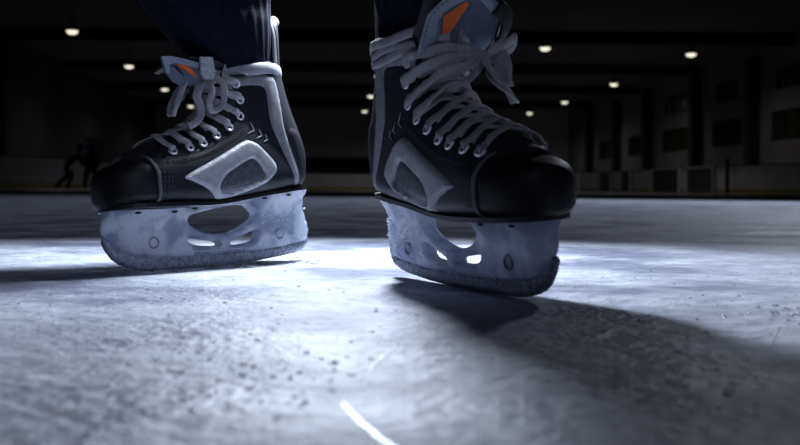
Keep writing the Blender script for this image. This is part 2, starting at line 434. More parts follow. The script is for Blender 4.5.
def far_player(loc, rz, bend, label, m, flip=1):
    e = empty('person', loc, label, 'person'); e.rotation_euler.z = rz
    b = bend; hx = math.sin(b)*.5; hz = .82+math.cos(b)*.5
    J = [((0,0,.82), .15), ((.02,.1,.78), .11), ((.22,.16,.48), .09), ((.02,.2,.1), .065), ((.18,.2,.06), .045),
         ((.0,-.1,.78), .11), ((.05,-.14,.45), .09), ((-.32,-.2,.16), .065), ((-.2,-.2,.1), .045),
         ((hx*.5,0,.82+(hz-.82)*.5), .16), ((hx,0,hz), .17), ((hx+.04,.2,hz-.02), .08), ((hx+.2,.27,hz-.26), .06), ((hx+.42,.16,hz-.34), .05),
         ((hx+.04,-.2,hz-.02), .08), ((hx+.16,-.26,hz-.28), .06), ((hx+.36,-.12,hz-.42), .05), ((hx+.08,0,hz+.13), .06), ((hx+.13,0,hz+.26), .1)]
    skin_body('body', J, [(0,1),(1,2),(2,3),(3,4),(0,5),(5,6),(6,7),(7,8),(0,9),(9,10),(10,11),(11,12),(12,13),(10,14),(14,15),(15,16),(10,17),(17,18)], e, m, 1)
    hc = (hx+.13, 0, hz+.3)
    mesh('helmet', *ball(hc, (.135,.115,.12)), m, e)
    for j in (3, 7):
        p = J[j][0]; mesh('skate_blade', *join_parts([box((p[0]+.06, p[1], .035 if j == 3 else .085), (.28,.02,.05)), box((p[0]+.05, p[1], .055 if j == 3 else .12), (.24,.05,.03))]), 'kit', e, smooth=False)
    P = catmull([(hx+.36,-.12,hz-.36),(hx+.6,0,hz-.62),(hx+.95,.12,.08),(hx+1.18,.15,.04)], 4)
    s = mesh('hockey_stick', *sweep(P, lambda i, p: Vector((0,1,0)), .03, .014, 8), 'stick')
    s.location = loc; s.rotation_euler.z = rz
    tag(s, 'thin hockey stick held by the '+('left' if flip > 0 else 'right')+' one of the two distant skaters', 'hockey stick')
    return e
def ground(px, Y): return ((px-400)/1000*Y, Y, 0)
far_player(ground(66, 34.5), rad(20), .75, 'person in dark kit bent forward skating by the left boards, left one', 'kit')
far_player(ground(91, 33.5), rad(110), .85, 'person in dark blue kit crouching by the left boards, right one', 'kitblue', -1)

# ------------------------------------------------------------------ ice skates
E_ = [(.088,.1155),(.070,.119),(.049,.1235),(.031,.1285),(.011,.138),(-.008,.148),(-.0265,.162),(-.029,.181),(-.026,.199)]
T_ = [(.091,.123),(.074,.1295),(.055,.135),(.037,.141),(.020,.150),(.004,.161),(-.010,.174),(-.015,.190),(-.0125,.206)]
ST = [ # B, T, half width, facing y, ta, p
 ((.122,.0655),(.121,.098),.030,.014,.34,3), ((.103,.0655),(.107,.112),.0375,.017,.32,3), ((.085,.0655),(.091,.121),.0395,.019,.30,3),
 ((.060,.0655),(.074,.1285),.0395,.020,.28,3), ((.035,.0655),(.055,.135),.0385,.021,.27,3), ((.010,.067),(.037,.141),.0375,.021,.26,3),
 ((-.015,.070),(.020,.150),.0365,.021,.24,3), ((-.045,.0745),(.010,.156),.0355,.022,.22,2.8), ((-.075,.078),(.002,.163),.0345,.022,.20,2.7),
 ((-.105,.0815),(-.005,.169),.0330,.023,.22,2.5), ((-.126,.084),(-.010,.174),.0300,.023,.28,2.2), ((-.136,.100),(-.0125,.181),.0300,.024,.36,2.0),
 ((-.139,.122),(-.015,.188),.0305,.024,.42,2.0), ((-.132,.145),(-.0145,.193),.0300,.024,.44,2.0), ((-.124,.165),(-.014,.198),.0300,.023,.46,2.0),
 ((-.118,.185),(-.013,.203),.0300,.023,.48,2.0), ((-.114,.203),(-.012,.2055),.0300,.023,.49,2.0), ((-.111,.218),(-.010,.208),.0305,.023,.50,2.0)]
SK = [Vector((.13,0,.085)), Vector((.05,0,.095)), Vector((-.02,0,.115)), Vector((-.055,0,.16)), Vector((-.055,0,.27))]
def out_normal(p):
    best = None
    for a, b in zip(SK, SK[1:]):
        t = max(0, min(1, (p-a).dot(b-a)/(b-a).length_squared)); q = a+(b-a)*t
        if best is None or (p-q).length < (p-best).length: best = q
    return (p-best).normalized()
def shell_rings(off=0.0):
    R = []
    # interpolate between stations for a smooth hull
    def lerp(a, b, t):
        r = []
        for x, y in zip(a, b): r.append(tuple(u+(v-u)*t for u, v in zip(x, y)) if isinstance(x, tuple) else x+(y-x)*t)
        return r
    sts = []
    for a, b in zip(ST, ST[1:]): sts += [lerp(a, b, k/3) for k in range(3)]
    sts.append(list(ST[-1]))
    n = 26
    for B, T, w, wf, ta, p in sts:
        side = []
        for k in range(n+1):
            t = (k/n)**1.35
            g = (1-(1-min(t/ta, 1))**p)**(1/p); y = w*g
            tp = .5
            if t > tp: u = (t-tp)/(1-tp); y = w+(wf-w)*u**2.1
            side.append((B[0]+(T[0]-B[0])*t, y, B[1]+(T[1]-B[1])*t))
        R.append([Vector((x, -y, z)) for x, y, z in reversed(side)]+[Vector(s) for s in side[1:]])
    # soften along the boot
    for it in range(2):
        Q = [r[:] for r in R]
        for i in range(1, len(R)-1):
            for j in range(len(R[0])): Q[i][j] = R[i][j]*.5+(R[i-1][j]+R[i+1][j])*.25
        R = Q
    return R

def make_skate(q, s, label, kind):
    """s = +1: medial side at +y; -1 mirrored.  kind: 'left' or 'right' of the photo"""
    X, Y, yaw, pitch, z0, roll = q
    root = empty('ice_skate', (0,0,0), label, 'ice skate')
    root.matrix_world = Matrix.Translation((X, Y, z0)) @ Matrix.Rotation(yaw, 4, 'Z') @ Matrix.Rotation(pitch, 4, 'Y') @ Matrix.Rotation(roll, 4, 'X')
    def put(name, VF, m, parent=None, smooth=True):
        V, F = VF
        return mesh(name, [Vector((v[0], v[1]*s, v[2])) for v in V], F, m, parent or root, smooth)
    # --- boot shell
    R = shell_rings(); V, F = rings(R, True, False, closed=False)
    F = [f for f in F if len(f) == 4]
    bm = bmesh.new(); vs = [bm.verts.new(v) for v in V]
    for f in F: bm.faces.new([vs[i] for i in f])
    bmesh.ops.recalc_face_normals(bm, faces=bm.faces)
    bvh = BVHTree.FromBMesh(bm); bm.free()
    boot = put('boot', (V, F), 'boot')
    sd = boot.modifiers.new('thickness', 'SOLIDIFY'); sd.thickness = .0035; sd.offset = 0
    def W(x, z, sgn=1):
        h = bvh.ray_cast(Vector((x, .2*sgn, z)), Vector((0, -sgn, 0)))
        if h[0] is not None and h[0].y*sgn > 0: return h[0], h[1]
        h = bvh.find_nearest(Vector((x, .03*sgn, z))); return h[0], h[1]
    def onb(x, z, e=.0018, sgn=1):
        p, n = W(x, z, sgn)
        if n.y*sgn < 0: n = -n
        return p+n*e
    def patch(outline, holes=(), sp=.003, h=.0022, bev=.0025, base=.001, sgn=1):
        def fr(p, d): return onb(p[0], p[1], base+.0008+h*min(1, d/bev)**.5, sgn)
        def bk(p, d): return onb(p[0], p[1], base-.0008, sgn)
        return slab(outline, holes, sp, fr, bk)
    # --- sole
    pl = [(.137,0),(.134,.014),(.126,.025),(.113,.034),(.092,.0385),(.06,.038),(.03,.035),(-.01,.031),(-.05,.029),(-.09,.029),(-.113,.026),(-.126,.016),(-.130,0)]
    pl = pl+[(x, -y) for x, y in reversed(pl[1:-1])]
    def solez(x):
        a = [(.16,.0655),(.06,.0655),(.035,.0655),(.01,.067),(-.015,.070),(-.045,.0745),(-.075,.078),(-.105,.0815),(-.14,.0845)]
        for (x1, z1), (x0, zz) in zip(a, a[1:]):
            if x >= x0: return zz+(z1-zz)*(x-x0)/(x1-x0)
        return .0845
    put('outsole', slab(smooth2(pl, 3), [], .008, lambda p, d: Vector((p[0], p[1], solez(p[0])+.0012)), lambda p, d: Vector((p[0], p[1], solez(p[0])-.0028))), 'outsole')
    # --- toe cap
    R = []
    for k in range(17):
        u = k/16; x = .094+.0470*math.sin(u*PI/2)**.95 if k else .094
        v = (x-.094)/.0478
        w = .0405*(1-v**2.25)**(1/2.25) if v < 1 else 0
        w = max(w, .009); zt = .1160-.0085*v-.008*v**5-(.012*max(0, (v-.9)/.1)**2); zb = .0655+(.006*max(0, (v-.88)/.12)**2)
        zc = (zt+zb)/2; hz = (zt-zb)/2; ring = []
        for j in range(36):
            a = 2*PI*j/36; ca, sa = math.cos(a), math.sin(a); ez = 2/3.2 if sa > 0 else 2/6
            ey = 2/2.7
            y = math.copysign(abs(ca)**ey, ca)*w*(1-.10*max(0, sa)**2); z = zc+math.copysign(abs(sa)**ez, sa)*hz
            ring.append(Vector((x+noise.noise(Vector((x*50, y*50, z*50)))*.0004, y, z)))
        R.append(ring)
    cap = put('toe_cap', rings(R), 'toe')
    # raised seam behind toe cap
    for sg in (1, -1):
        pts = [onb(.096, .068+.004*i, .003, sg) for i in range(9)]
        pts += [Vector((.098,.0375*sg,.1045)), Vector((.0985,.031*sg,.1115)), Vector((.099,.021*sg,.1158)), Vector((.099,.008*sg,.1172))]
        put('toe_seam', sweep(catmull(pts, 3), lambda i, p: out_normal(p), .0022, .0013, 8), 'stitch', cap)
    # --- medallion
    mo = smooth2([(.065,.0915),(.048,.1005),(.029,.1085),(.003,.1205),(-.021,.1318),(-.031,.1335),(-.044,.129),(-.056,.119),(-.066,.109),(-.0672,.101),(-.058,.0925),(-.046,.0858),(-.014,.0762),(.012,.0712),(.023,.0720),(.036,.0800),(.054,.0875)], 3)
    mi = smooth2([(.019,.0812),(.009,.0945),(-.008,.1035),(-.025,.1115),(-.036,.1122),(-.0465,.099),(-.0455,.0930),(-.030,.0875),(-.014,.0830),(.009,.0790)], 3)
    for sg in (1, -1):
        fr = put('side_medallion', patch(mo, [mi], .003, .0028, .003, sgn=sg), 'silver')
        put('medallion_centre', patch([tuple(Vector(p)*.985+Vector((-.014,.095))*.015) for p in mi], [], .0035, .0008, .002, sgn=sg), 'mesh', fr)
        if sg > 0:
            ln = [onb(x, z, .0042, sg) for x, z in smooth2([(.027,.080),(.016,.0965),(-.008,.1085),(-.026,.1165),(-.039,.1165),(-.051,.101),(-.049,.0915)], 3)[:-4]]
            put('medallion_line', sweep(ln, lambda i, p: Vector((0,1,0)), .0005, .0004, 6), 'stitchdark', fr)
    # --- grey suede stripe round ankle and heel
    st = [(-.010,.2000),(-.030,.2065),(-.055,.2100),(-.080,.2095),(-.0855,.195),(-.087,.172),(-.088,.150),(-.097,.122),(-.108,.088),(-.100,.0875),(-.088,.112),(-.077,.136),(-.069,.153),(-.067,.170),(-.067,.186),(-.0645,.1955),(-.056,.1985),(-.030,.1965),(-.012,.1905)]
    for sg in (1, -1):
        put('ankle_stripe', patch(smooth2(st, 2), [], .003, .0012, .0015, sgn=sg), 'stripe')
    # eyestay: raised strip along the eyelets
    es = [(.088,.1105),(.070,.1125),(.049,.117),(.030,.122),(.010,.1305),(-.010,.140),(-.031,.1535),(-.0385,.168),(-.0375,.1925),(-.018,.1955),(-.0195,.183),(-.018,.172),(-.004,.157),(.012,.146),(.03,.137),(.05,.131),(.072,.126),(.088,.1205)]
    for sg in (1, -1):
        put('eyestay', patch(smooth2(es, 2), [], .003, .0004, .003, base=.0012, sgn=sg), 'boot')
    # --- eyelets
    for sg in (1, -1):
        for x, z in E_[0 if kind == 'right' else 1:]:
            p, n = W(x, z, sg)
            if n.y*sg < 0: n = -n
            p = p+n*.0024; t1 = n.cross(Vector((0,0,1))).normalized(); t2 = n.cross(t1)
            RR = [[p+(t1*math.cos(a)+t2*math.sin(a))*(r)+n*hh for r, hh in ((.0052,-.001),(.0052,.0008),(.0043,.0017),(.0031,.0012),(.0026,-.001))] for a in [2*PI*k/18 for k in range(18)]]
            VV = [v for r in RR for v in r]; FF = [(i*5+j, ((i+1) % 18)*5+j, ((i+1) % 18)*5+(j+1) % 5, i*5+(j+1) % 5) for i in range(18) for j in range(5)]
            put('eyelet', (VV, FF), 'nickel')
    # --- chevrons and toe stitching
    cv = []
    for cx, cz, k in ((-.038,.147,1.25), (-.049,.141,1.0), (-.0575,.1365,.8)):
        pts = [onb(cx-.001*k, cz+.0075*k, .0022), onb(cx-.0032*k, cz-.001*k, .0026), onb(cx+.0055*k, cz-.0045*k, .0022)]
        cv.append(sweep([pts[0], (pts[0]+pts[1])/2, pts[1], (pts[1]+pts[2])/2, pts[2]], lambda i, p: Vector((0,1,0)), .0008, .0005, 6, wfn=lambda t: .35+.9*math.sin(PI*t)))
    put('chevron_mark', join_parts(cv), 'silver')
    def stitch_line(P, sg=1, sp=.0032, ln=.0022):
        sti = []; pts = catmull([(a, b, 0) for a, b in P], 8); d = 0; last = None
        for a, b in zip(pts, pts[1:]):
            d += (b-a).length
            if d >= sp:
                t = (b-a).normalized()*ln/2; d = 0
                u, v = onb(b.x-t.x, b.y-t.y, .0021, sg), onb(b.x+t.x, b.y+t.y, .0021, sg)
                sti.append(sweep([u, (u+v)/2+Vector((0,sg*.0002,0)), v], lambda i, p: Vector((0,sg,0)), .00032, .0003, 5))
        put('stitching', join_parts(sti), 'stitch', boot)
    for sg in (1, -1):
        for x in (.0935, .0895, .0845, .0805): stitch_line([(x-.001, .101), (x, .09), (x+.002, .070)], sg)
        stitch_line([(.085,.1078),(.06,.1105),(.03,.1180),(.005,.1285),(-.02,.1415),(-.036,.153)], sg)
        stitch_line([(.085,.1062),(.06,.1088),(.03,.1162),(.005,.1265),(-.02,.1395),(-.037,.151)], sg)
        stitch_line([(-.0945,.135),(-.104,.110),(-.113,.090)], sg); stitch_line([(-.0715,.188),(-.0715,.158),(-.082,.136)], sg)
    # heel counter panel and outsole welt
    hc = smooth2([(-.112,.089),(-.102,.118),(-.094,.142),(-.098,.150),(-.108,.151),(-.119,.140),(-.126,.118),(-.126,.092)], 2)
    for sg in (1, -1): put('heel_counter', patch(hc, [], .004, .0014, .003, sgn=sg), 'boot')
    # --- collar roll
    cp = []
    for k in range(41):
        a = -PI*.80+2*PI*.80*k/40
        cx, rx, ry = -.060, .0500, .0310
        x = cx-rx*math.cos(a); y = ry*math.sin(a)*(1 if abs(a) < PI/2 else .95+.05*abs(math.sin(a)))
        z = .2205-.012*max(0, (x+.075)/.075)
        cp.append(Vector((x, y, z)))
    put('collar', sweep(cp, lambda i, p: Vector((p.x+.06, p.y, 0)).normalized(), .0072, .0036, 12, 2.5), 'collar')
    # --- tendon guard
    R = []
    for i in range(13):
        u = i/12; z = .212+.078*u; xb = -.1085-.008*u; hw = .023*(1-.25*u-.5*max(0, u-.8))
        R.append([(xb+.30*(k/6)**2*.09*.6, hw*k/6, z-(k/6)**2*.012*u) for k in range(-6, 7)])
    Vt = [Vector(p) for r in R for p in r]; Ft = [(i*13+j, i*13+j+1, (i+1)*13+j+1, (i+1)*13+j) for i in range(12) for j in range(12)]
    tg = put('tendon_guard', (Vt, Ft), 'boot'); md = tg.modifiers.new('t', 'SOLIDIFY'); md.thickness = .006; md.offset = 0
    edge = [Vector(R[i][12])+Vector((.001,.001,0)) for i in range(13)]+[Vector(R[12][k]) + Vector((0,0,.002)) for k in range(11, -1, -1)]+[Vector(R[i][0])+Vector((.001,-.001,0)) for i in range(11, -1, -1)]
    put('guard_piping', sweep(edge, lambda i, p: Vector((-1,0,0)), .0014, .0034, 8, 2.2), 'stripe', tg)
    # pull-loop at the top
    lp = catmull([(-.117,.003,.281),(-.121,.004,.287),(-.119,.0,.293),(-.112,-.004,.289),(-.114,-.003,.281)], 4)
    put('pull_loop', sweep(lp, lambda i, p: Vector((0,1,0)), .0022, .0006, 8), 'stripe', tg)
    # --- tongue (lower part under the laces, upper part stands free)
    T3 = [Vector((x, 0, z)) for x, z in [(.112,.113)]+T_]
    if kind == 'right': up = [(-.004,.214),(.008,.226),(.020,.240),(.031,.254)]
    else: up = [(-.006,.212),(.004,.2165),(.018,.2190),(.034,.2200),(.048,.2195)]
    path = catmull([(t.x, 0, t.z) for t in T3]+[(x, 0, z) for x, z in up], 4)
    R = []; k = len(path)
    nlow = 4*len(T3)
    for i, p in enumerate(path):
        t = (path[min(i+1, k-1)]-path[max(i-1, 0)]).normalized(); n = Vector((t.z, 0, -t.x)) 
        if n.x < 0 and n.z < 0: n = -n
        if n.z < 0 and i < nlow: n = -n
        top = max(0, (i-nlow)/(k-1-nlow))
        w = (.026+.004*min(1, i/20))*(1-top)+(.033 if kind == 'right' else .027)*top
        if top > .75: w *= math.sqrt(max(.05, 1-((top-.75)/.26)**2*.55))
        th = .0055-.001*top; drop = .012*(1-top)+.003*top
        ring = []
        for j in range(21):
            y = -1+2*j/20; off = .0035*(1-top)-drop*y*y; e = th*(1-abs(y)**4)**.5 if abs(y) < 1 else 0
            ring.append(p+Vector((0, w*y, 0))+n*(off+e*.5))
        for j in range(19, 0, -1):
            y = -1+2*j/20; off = .0035*(1-top)-drop*y*y; e = th*(1-abs(y)**4)**.5
            ring.append(p+Vector((0, w*y, 0))+n*(off-e*.5))
        R.append(ring)
    tn = put('tongue', rings(R), 'tongueback')
    return root, put, W, onb, tn, path

LQ = (-.1987,1.0965,3.9951,.0134,.0007,.1418)
RQ = (.0560,.8690,-1.1050,-.0043,.0004,.0774)

def holder(root, s):
    def put(name, VF, m, parent=None, smooth=True):
        V, F = VF
        return mesh(name, [Vector((v[0], v[1]*s, v[2])) for v in V], F, m, parent or root, smooth)
    top = [(.136,.0622),(.125,.0618),(.11,.0618),(.08,.0618),(.05,.0632),(.03,.0646),(.005,.0668),(-.02,.0697),(-.047,.0732),(-.075,.0758),(-.105,.0788),(-.1275,.0808)]
    rear = [(-.1292,.073),(-.131,.060),(-.1345,.050),(-.1375,.040),(-.137,.030),(-.1355,.0225)]
    line = [(-.110,.0185),(-.085,.0155),(-.055,.0132),(-.025,.0122),(.02,.0122),(.056,.0130),(.085,.0138),(.105,.0162),(.117,.0195),(.128,.0245),(.1365,.0325)]
    front = [(.1385,.036),(.1420,.041),(.1425,.047),(.141,.055)]
    out = top+rear+line+front
    h1 = smooth2([(.040,.049),(.035,.0560),(.018,.0598),(-.003,.0632),(-.030,.0668),(-.047,.0662),(-.0555,.0595),(-.053,.0515),(-.042,.0450),(-.022,.0375),(.000,.0345),(.023,.0385)], 3)
    h2 = smooth2([(.041,.0320),(.025,.0302),(.0025,.0268),(.0005,.0228),(.016,.0222),(.036,.0252)], 3)
    h3 = smooth2([(-.0165,.0240),(-.032,.0300),(-.054,.0368),(-.0565,.0330),(-.050,.0250),(-.025,.0218)], 3)
    def half(p, d):
        x, z = p[0], p[1]; sole = -(x-.06)*.085+.0635 if x < .06 else .0625
        u = max(0, min(1.05, (z-(sole-.028))/.028)); ped = 1 if x > .05 or x < -.055 else .75
        T = .0078+(.0215-.0078)*u**2.2*ped
        T *= 1-.25*max(0, (.03-z)/.02)
        if x > .10: T *= max(.3, 1-.75*((x-.10)/.042)**2)
        if x < -.11: T *= max(.5, 1-.5*((-.11-x)/.027)**2)
        r = .0042; e = 1 if d > r else math.sqrt(max(0, 1-(1-d/r)**2))
        if z > sole-.004: e = max(e, .93)
        T = T*(.45+.55*e)
        # caked snow on the heel end and in patches
        nz = noise.fractal(Vector((x*190, z*190, s*3.1)), 1, 2, 4)
        k = max(0, min(1, (-x-.055)/.035))*.0014+.0003+.0005*max(0, min(1, (.05-z)/.02))*(1 if abs(x-.03) < .05 else .4)
        return T+nz*k
    hd = put('blade_holder', slab(out, [h1, h2, h3], .0026, lambda p, d: Vector((p[0], half(p, d), p[1])), lambda p, d: Vector((p[0], -half(p, d), p[1]))), 'plastic')
    # steel runner
    bot = [(.138,.0355),(.1412,.036),(.1420,.031),(.1390,.0240),(.132,.0145),(.124,.0088),(.114,.0050),(.103,.0024),(.092,.0010),(.07,0),(.03,0),(-.02,.0003),(-.06,.0024),(-.095,.0055),(-.115,.0080),(-.128,.0120),(-.1355,.0180),(-.1362,.0235)]
    up = [(x, z+.0015) for x, z in [(-.110,.0185),(-.085,.0155),(-.055,.0132),(-.025,.0122),(.02,.0122),(.056,.0130),(.085,.0138),(.105,.0162),(.117,.0195),(.128,.0245)]]
    def bh(p, d):
        x, z = p[0], p[1]
        nz = noise.fractal(Vector((x*260, z*260, 5+s)), 1, 2, 4)
        T = .0016+.0026*min(1, d/.003)
        return max(.0014, T+nz*.0011*min(1, d/.003))
    bl = put('steel_blade', slab(bot+up, [], .0022, lambda p, d: Vector((p[0], bh(p, d), p[1])), lambda p, d: Vector((p[0], -bh(p, d), p[1]))), 'frost')
    eg = [Vector((x, 0, z-.0004 if 0 < x < .09 else z)) for x, z in bot[2:-2]]
    # glint where holder meets blade, put in as a white strip
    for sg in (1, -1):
        put('glint_strip', sweep([Vector((x, .0050*sg, z)) for x, z in ((.046,.0170),(.03,.0166),(.01,.0163),(-.012,.0165),(-.03,.017))], lambda i, p: Vector((0,sg,0)), .0009, .0030, 6), 'snow', hd)
    # bolts
    for x, z in ((.086,.0285), (-.087,.0305)):
        y0 = half((x, z), .01)
        prof = [(.0018,-.0004),(.0040,-.0004),(.0046,.0006),(.0056,.0013),(.0066,.0006),(.0066,-.002)]
        full = [(r, y0+h) for r, h in prof]+[(r, -y0-h) for r, h in reversed(prof)]
        put('blade_bolt', rings([[Vector((x+r*math.cos(a), yy, z+r*math.sin(a))) for a in [2*PI*k/20 for k in range(20)]] for r, yy in full]), 'frost', hd)
    # rivets in the flange
    for x in (.108, .064, .036, -.060, -.097):
        sole = -(x-.06)*.085+.0635 if x < .06 else .0625; z = sole-.0035+(0.001 if x < 0 else 0)
        for sg in (1, -1):
            y0 = half((x, z), .003)-.0002
            put('rivet', ball((x, sg*y0, z), (.0040,.0022,.0014), 6), 'rivet', hd)
    # snow crust clumps
    rnd = random.Random(11+s); parts = []
    for i in range(260):
        if i < 190: x = -.137+.075*rnd.random()**1.5; z = rnd.uniform(.02, .07)
        else: x = rnd.uniform(-.13, .13); z = rnd.uniform(.010, .02)+max(0, x-.1)*.25
        if not inside((x, z), out) and i < 190: continue
        r = rnd.uniform(.0004, .0012); y = half((x, z), .004) if i < 190 else .0042
        sg = rnd.choice((1, 1, -1))
        parts.append(ball((x, sg*y, z), (r*rnd.uniform(.8,1.6), r*.8, r), 4))
    put('snow_crust', join_parts(parts), 'snow', hd)['kind'] = 'stuff'
    return hd

def strands(put, W, kind):
    """criss-cross laces through the eyelets"""
    idx = range(0 if kind == 'right' else 1, 9); rnd = random.Random(3)
    ns = []
    for i in range(9):
        a, b = Vector(T_[max(i-1,0)]), Vector(T_[min(i+1,8)]); t = (b-a).normalized(); n = Vector((t.y, -t.x))
        if n.x < 0 and n.y < 0: n = -n
        if n.x < 0: n = -n
        ns.append(n)
    out = []
    for i in idx:
        for sg in (1, -1):
            E = Vector(E_[i]); T = Vector(T_[i]); n = ns[i]; j = min(i+1, 8)
            p, nn = W(E.x, E.y, sg)
            if nn.y*sg < 0: nn = -nn
            P = [p+nn*.0010, p+nn*.0042+Vector((T.x-E.x, 0, T.y-E.y))*.22]
            m = (E+T)/2; p2, n2 = W(m.x, m.y, sg)
            if n2.y*sg < 0: n2 = -n2
            P.append(p2+n2*.0046)
            dn = Vector((n.x, 0, n.y)); lay = .0006*(1 if sg > 0 else -1)
            P.append(Vector((T.x, .0185*sg, T.y))+dn*.0062)
            C0 = (Vector(T_[i])+Vector(T_[j]))/2; nc = (ns[i]+ns[j]).normalized()
            P.append(Vector((C0.x, 0, C0.y))+Vector((nc.x, 0, nc.y))*(.0098+lay*2))
            Tj = Vector(T_[j]) if i < 8 else T+Vector((.002,.010)); dj = Vector((ns[j].x, 0, ns[j].y))
            P.append(Vector((Tj.x, -.0155*sg, Tj.y))+dj*(.0066-lay))
            P.append(Vector((Tj.x, -.0235*sg, Tj.y))+dj*.0005)
            P.append(Vector((Tj.x, -.0265*sg, Tj.y))-dj*.005)
            path = catmull(P, 6)
            path = [q+Vector((noise.noise(q*70+Vector((i,sg,0))), noise.noise(q*70+Vector((9,i,sg))), noise.noise(q*70+Vector((sg,4,i)))))*.0010 for q in path]
            out.append(sweep(path, lambda a, q: out_normal(q), .0052 if kind == 'right' else .0047, .0015, 10, 2.4, wfn=lambda t: .45+.55*min(1, t*6)))
    return out

def lace_run(P, w=.004, th=.0014, wob=.0006, nrm=None, seg=6):
    path = catmull(P, seg)
    path = [q+Vector((noise.noise(q*90), noise.noise(q*90+Vector((7,0,0))), noise.noise(q*90+Vector((0,7,0)))))*wob for q in path]
    return sweep(path, nrm or (lambda i, p: out_normal(p)), w, th, 10, 2.4)

# ---------- skate on the photo's left
root, put, W, onb, tn, tpath = make_skate(LQ, 1, 'black and silver ice skate with small flopped tongue and hanging lace bow, toe pointing left', 'left')
holder(root, 1)
lc = strands(put, W, 'left')
lc.append(lace_run([(-.012,.030,.207),(-.002,.022,.210),(.010,.008,.209),(.012,-.008,.209),(-.002,-.024,.211)]))
cloth = lambda i, p: Vector((.6,.75,.1))
# knot, bow loops and hanging ends
lc.append(lace_run([(.004,.006,.2030),(.014,.012,.2075),(.018,.022,.2035),(.010,.024,.1985),(.004,.014,.1990),(.010,.004,.204)], .0045, .002))
lc.append(lace_run([(.008,.018,.203),(.004,.030,.2035),(-.001,.0365,.194),(.0005,.0375,.180),(.007,.037,.1685),(.017,.036,.165),(.021,.036,.1735),(.016,.036,.183),(.013,.032,.193),(.012,.020,.203)], .0035, .0012, nrm=cloth))
lc.append(lace_run([(.012,.018,.204),(.026,.022,.207),(.037,.024,.202),(.046,.026,.190),(.054,.027,.176),(.058,.028,.169)], .0034, .0013, nrm=cloth))
lc.append(lace_run([(.016,.020,.200),(.026,.030,.192),(.033,.032,.180),(.030,.033,.168),(.033,.034,.158),(.043,.035,.150),(.049,.034,.1475)], .0042, .0014, nrm=cloth))
lc.append(lace_run([(.014,.010,.204),(.024,-.004,.200),(.030,-.016,.186),(.026,-.026,.172),(.018,-.024,.180),(.012,-.010,.198)], .0038, .0013))
lace = put('lace', join_parts(lc), 'lace')
put('aglet', sweep([Vector((.0575,.028,.170)), Vector((.0605,.0285,.164)), Vector((.063,.029,.158))], cloth, .0022, .0014, 8, 2), 'aglet', lace)
# tongue decoration: frame, orange wedge, white tab
def tongue_patch(path, a0, a1, outline, sp, e, w):
    """outline in (v along path index fraction, y)"""
    def P(v, y, off):
        f = max(0, min(.9999, v))*(len(path)-1); i = int(f); p = path[i]+(path[min(i+1, len(path)-1)]-path[i])*(f-i)
        t = (path[min(i+1, len(path)-1)]-path[max(i-1, 0)]).normalized(); n = Vector((t.z, 0, -t.x))
        if e < 0: n = -n
        return Vector((p.x, y, p.z))+n*(abs(e)*off+.0022)
    return P
fp = tpath[-17:]
# edge-on the left tongue is seen from its side: silver rim, orange wedge and slate felt on the medial flank
def flank(P, m, name, y0=.0275, th=.0012, par=None):
    return put(name, slab(P, [], .003, lambda p, d: Vector((p[0], y0+th+.02*(.215-p[1]), p[1])), lambda p, d: Vector((p[0], y0-.001+.02*(.215-p[1]), p[1]))), m, par)
flank([(.070,.221),(.0675,.206),(.058,.196),(.047,.1915),(.036,.1925),(.026,.197),(.016,.205),(.020,.2165),(.040,.2195),(.058,.2215)], 'tongue', 'tongue_flap', .0255, .0012, tn)
flank([(.070,.2215),(.0665,.2055),(.0615,.2035),(.0615,.213),(.054,.2155),(.038,.214),(.024,.2125),(.022,.2185),(.040,.2212),(.058,.2228)], 'tonguegrey', 'tongue_border', .0262, .0014, tn)
flank([(.0535,.2135),(.046,.2115),(.034,.2045),(.0285,.2025),(.033,.210),(.042,.2145)], 'orange', 'orange_wedge', .0272, .0012, tn)
flank([(.0600,.2120),(.0545,.2118),(.052,.208),(.044,.203),(.052,.2125)], 'tongueback', 'dark_slit', .0272, .0012, tn)
tb = flank([(.0225,.2245),(.006,.2255),(.0045,.206),(.009,.2005),(.020,.200),(.0245,.206)], 'tab', 'white_tab', .0300, .0018, tn)

# ---------- skate on the photo's right
root2, put2, W2, onb2, tn2, tpath2 = make_skate(RQ, -1, 'black ice skate with tall orange-wedged tongue and thick lacing, toe pointing right towards the viewer', 'right')
holder(root2, -1)
lc = strands(put2, W2, 'right')
# laces wrapped round the ankle to the knot
for dz, dr in ((0,0), (.0078,.0015), (-.0075,.0)):
    P = []
    for k in range(21):
        a = -PI*.96+2*PI*.96*k/20
        x = -.052-.066*math.cos(a); y = (.0365+dr)*math.sin(a)
        if math.cos(a) < 0: x = -.052+.064*abs(math.cos(a))**1.1
        P.append((x, y, .2125+dz-.003*math.cos(a)+.0015*math.sin(5*a+dz*300)))
    lc.append(lace_run(P, .0042, .0016, nrm=lambda i, p: Vector((p.x+.052, p.y, .0))))
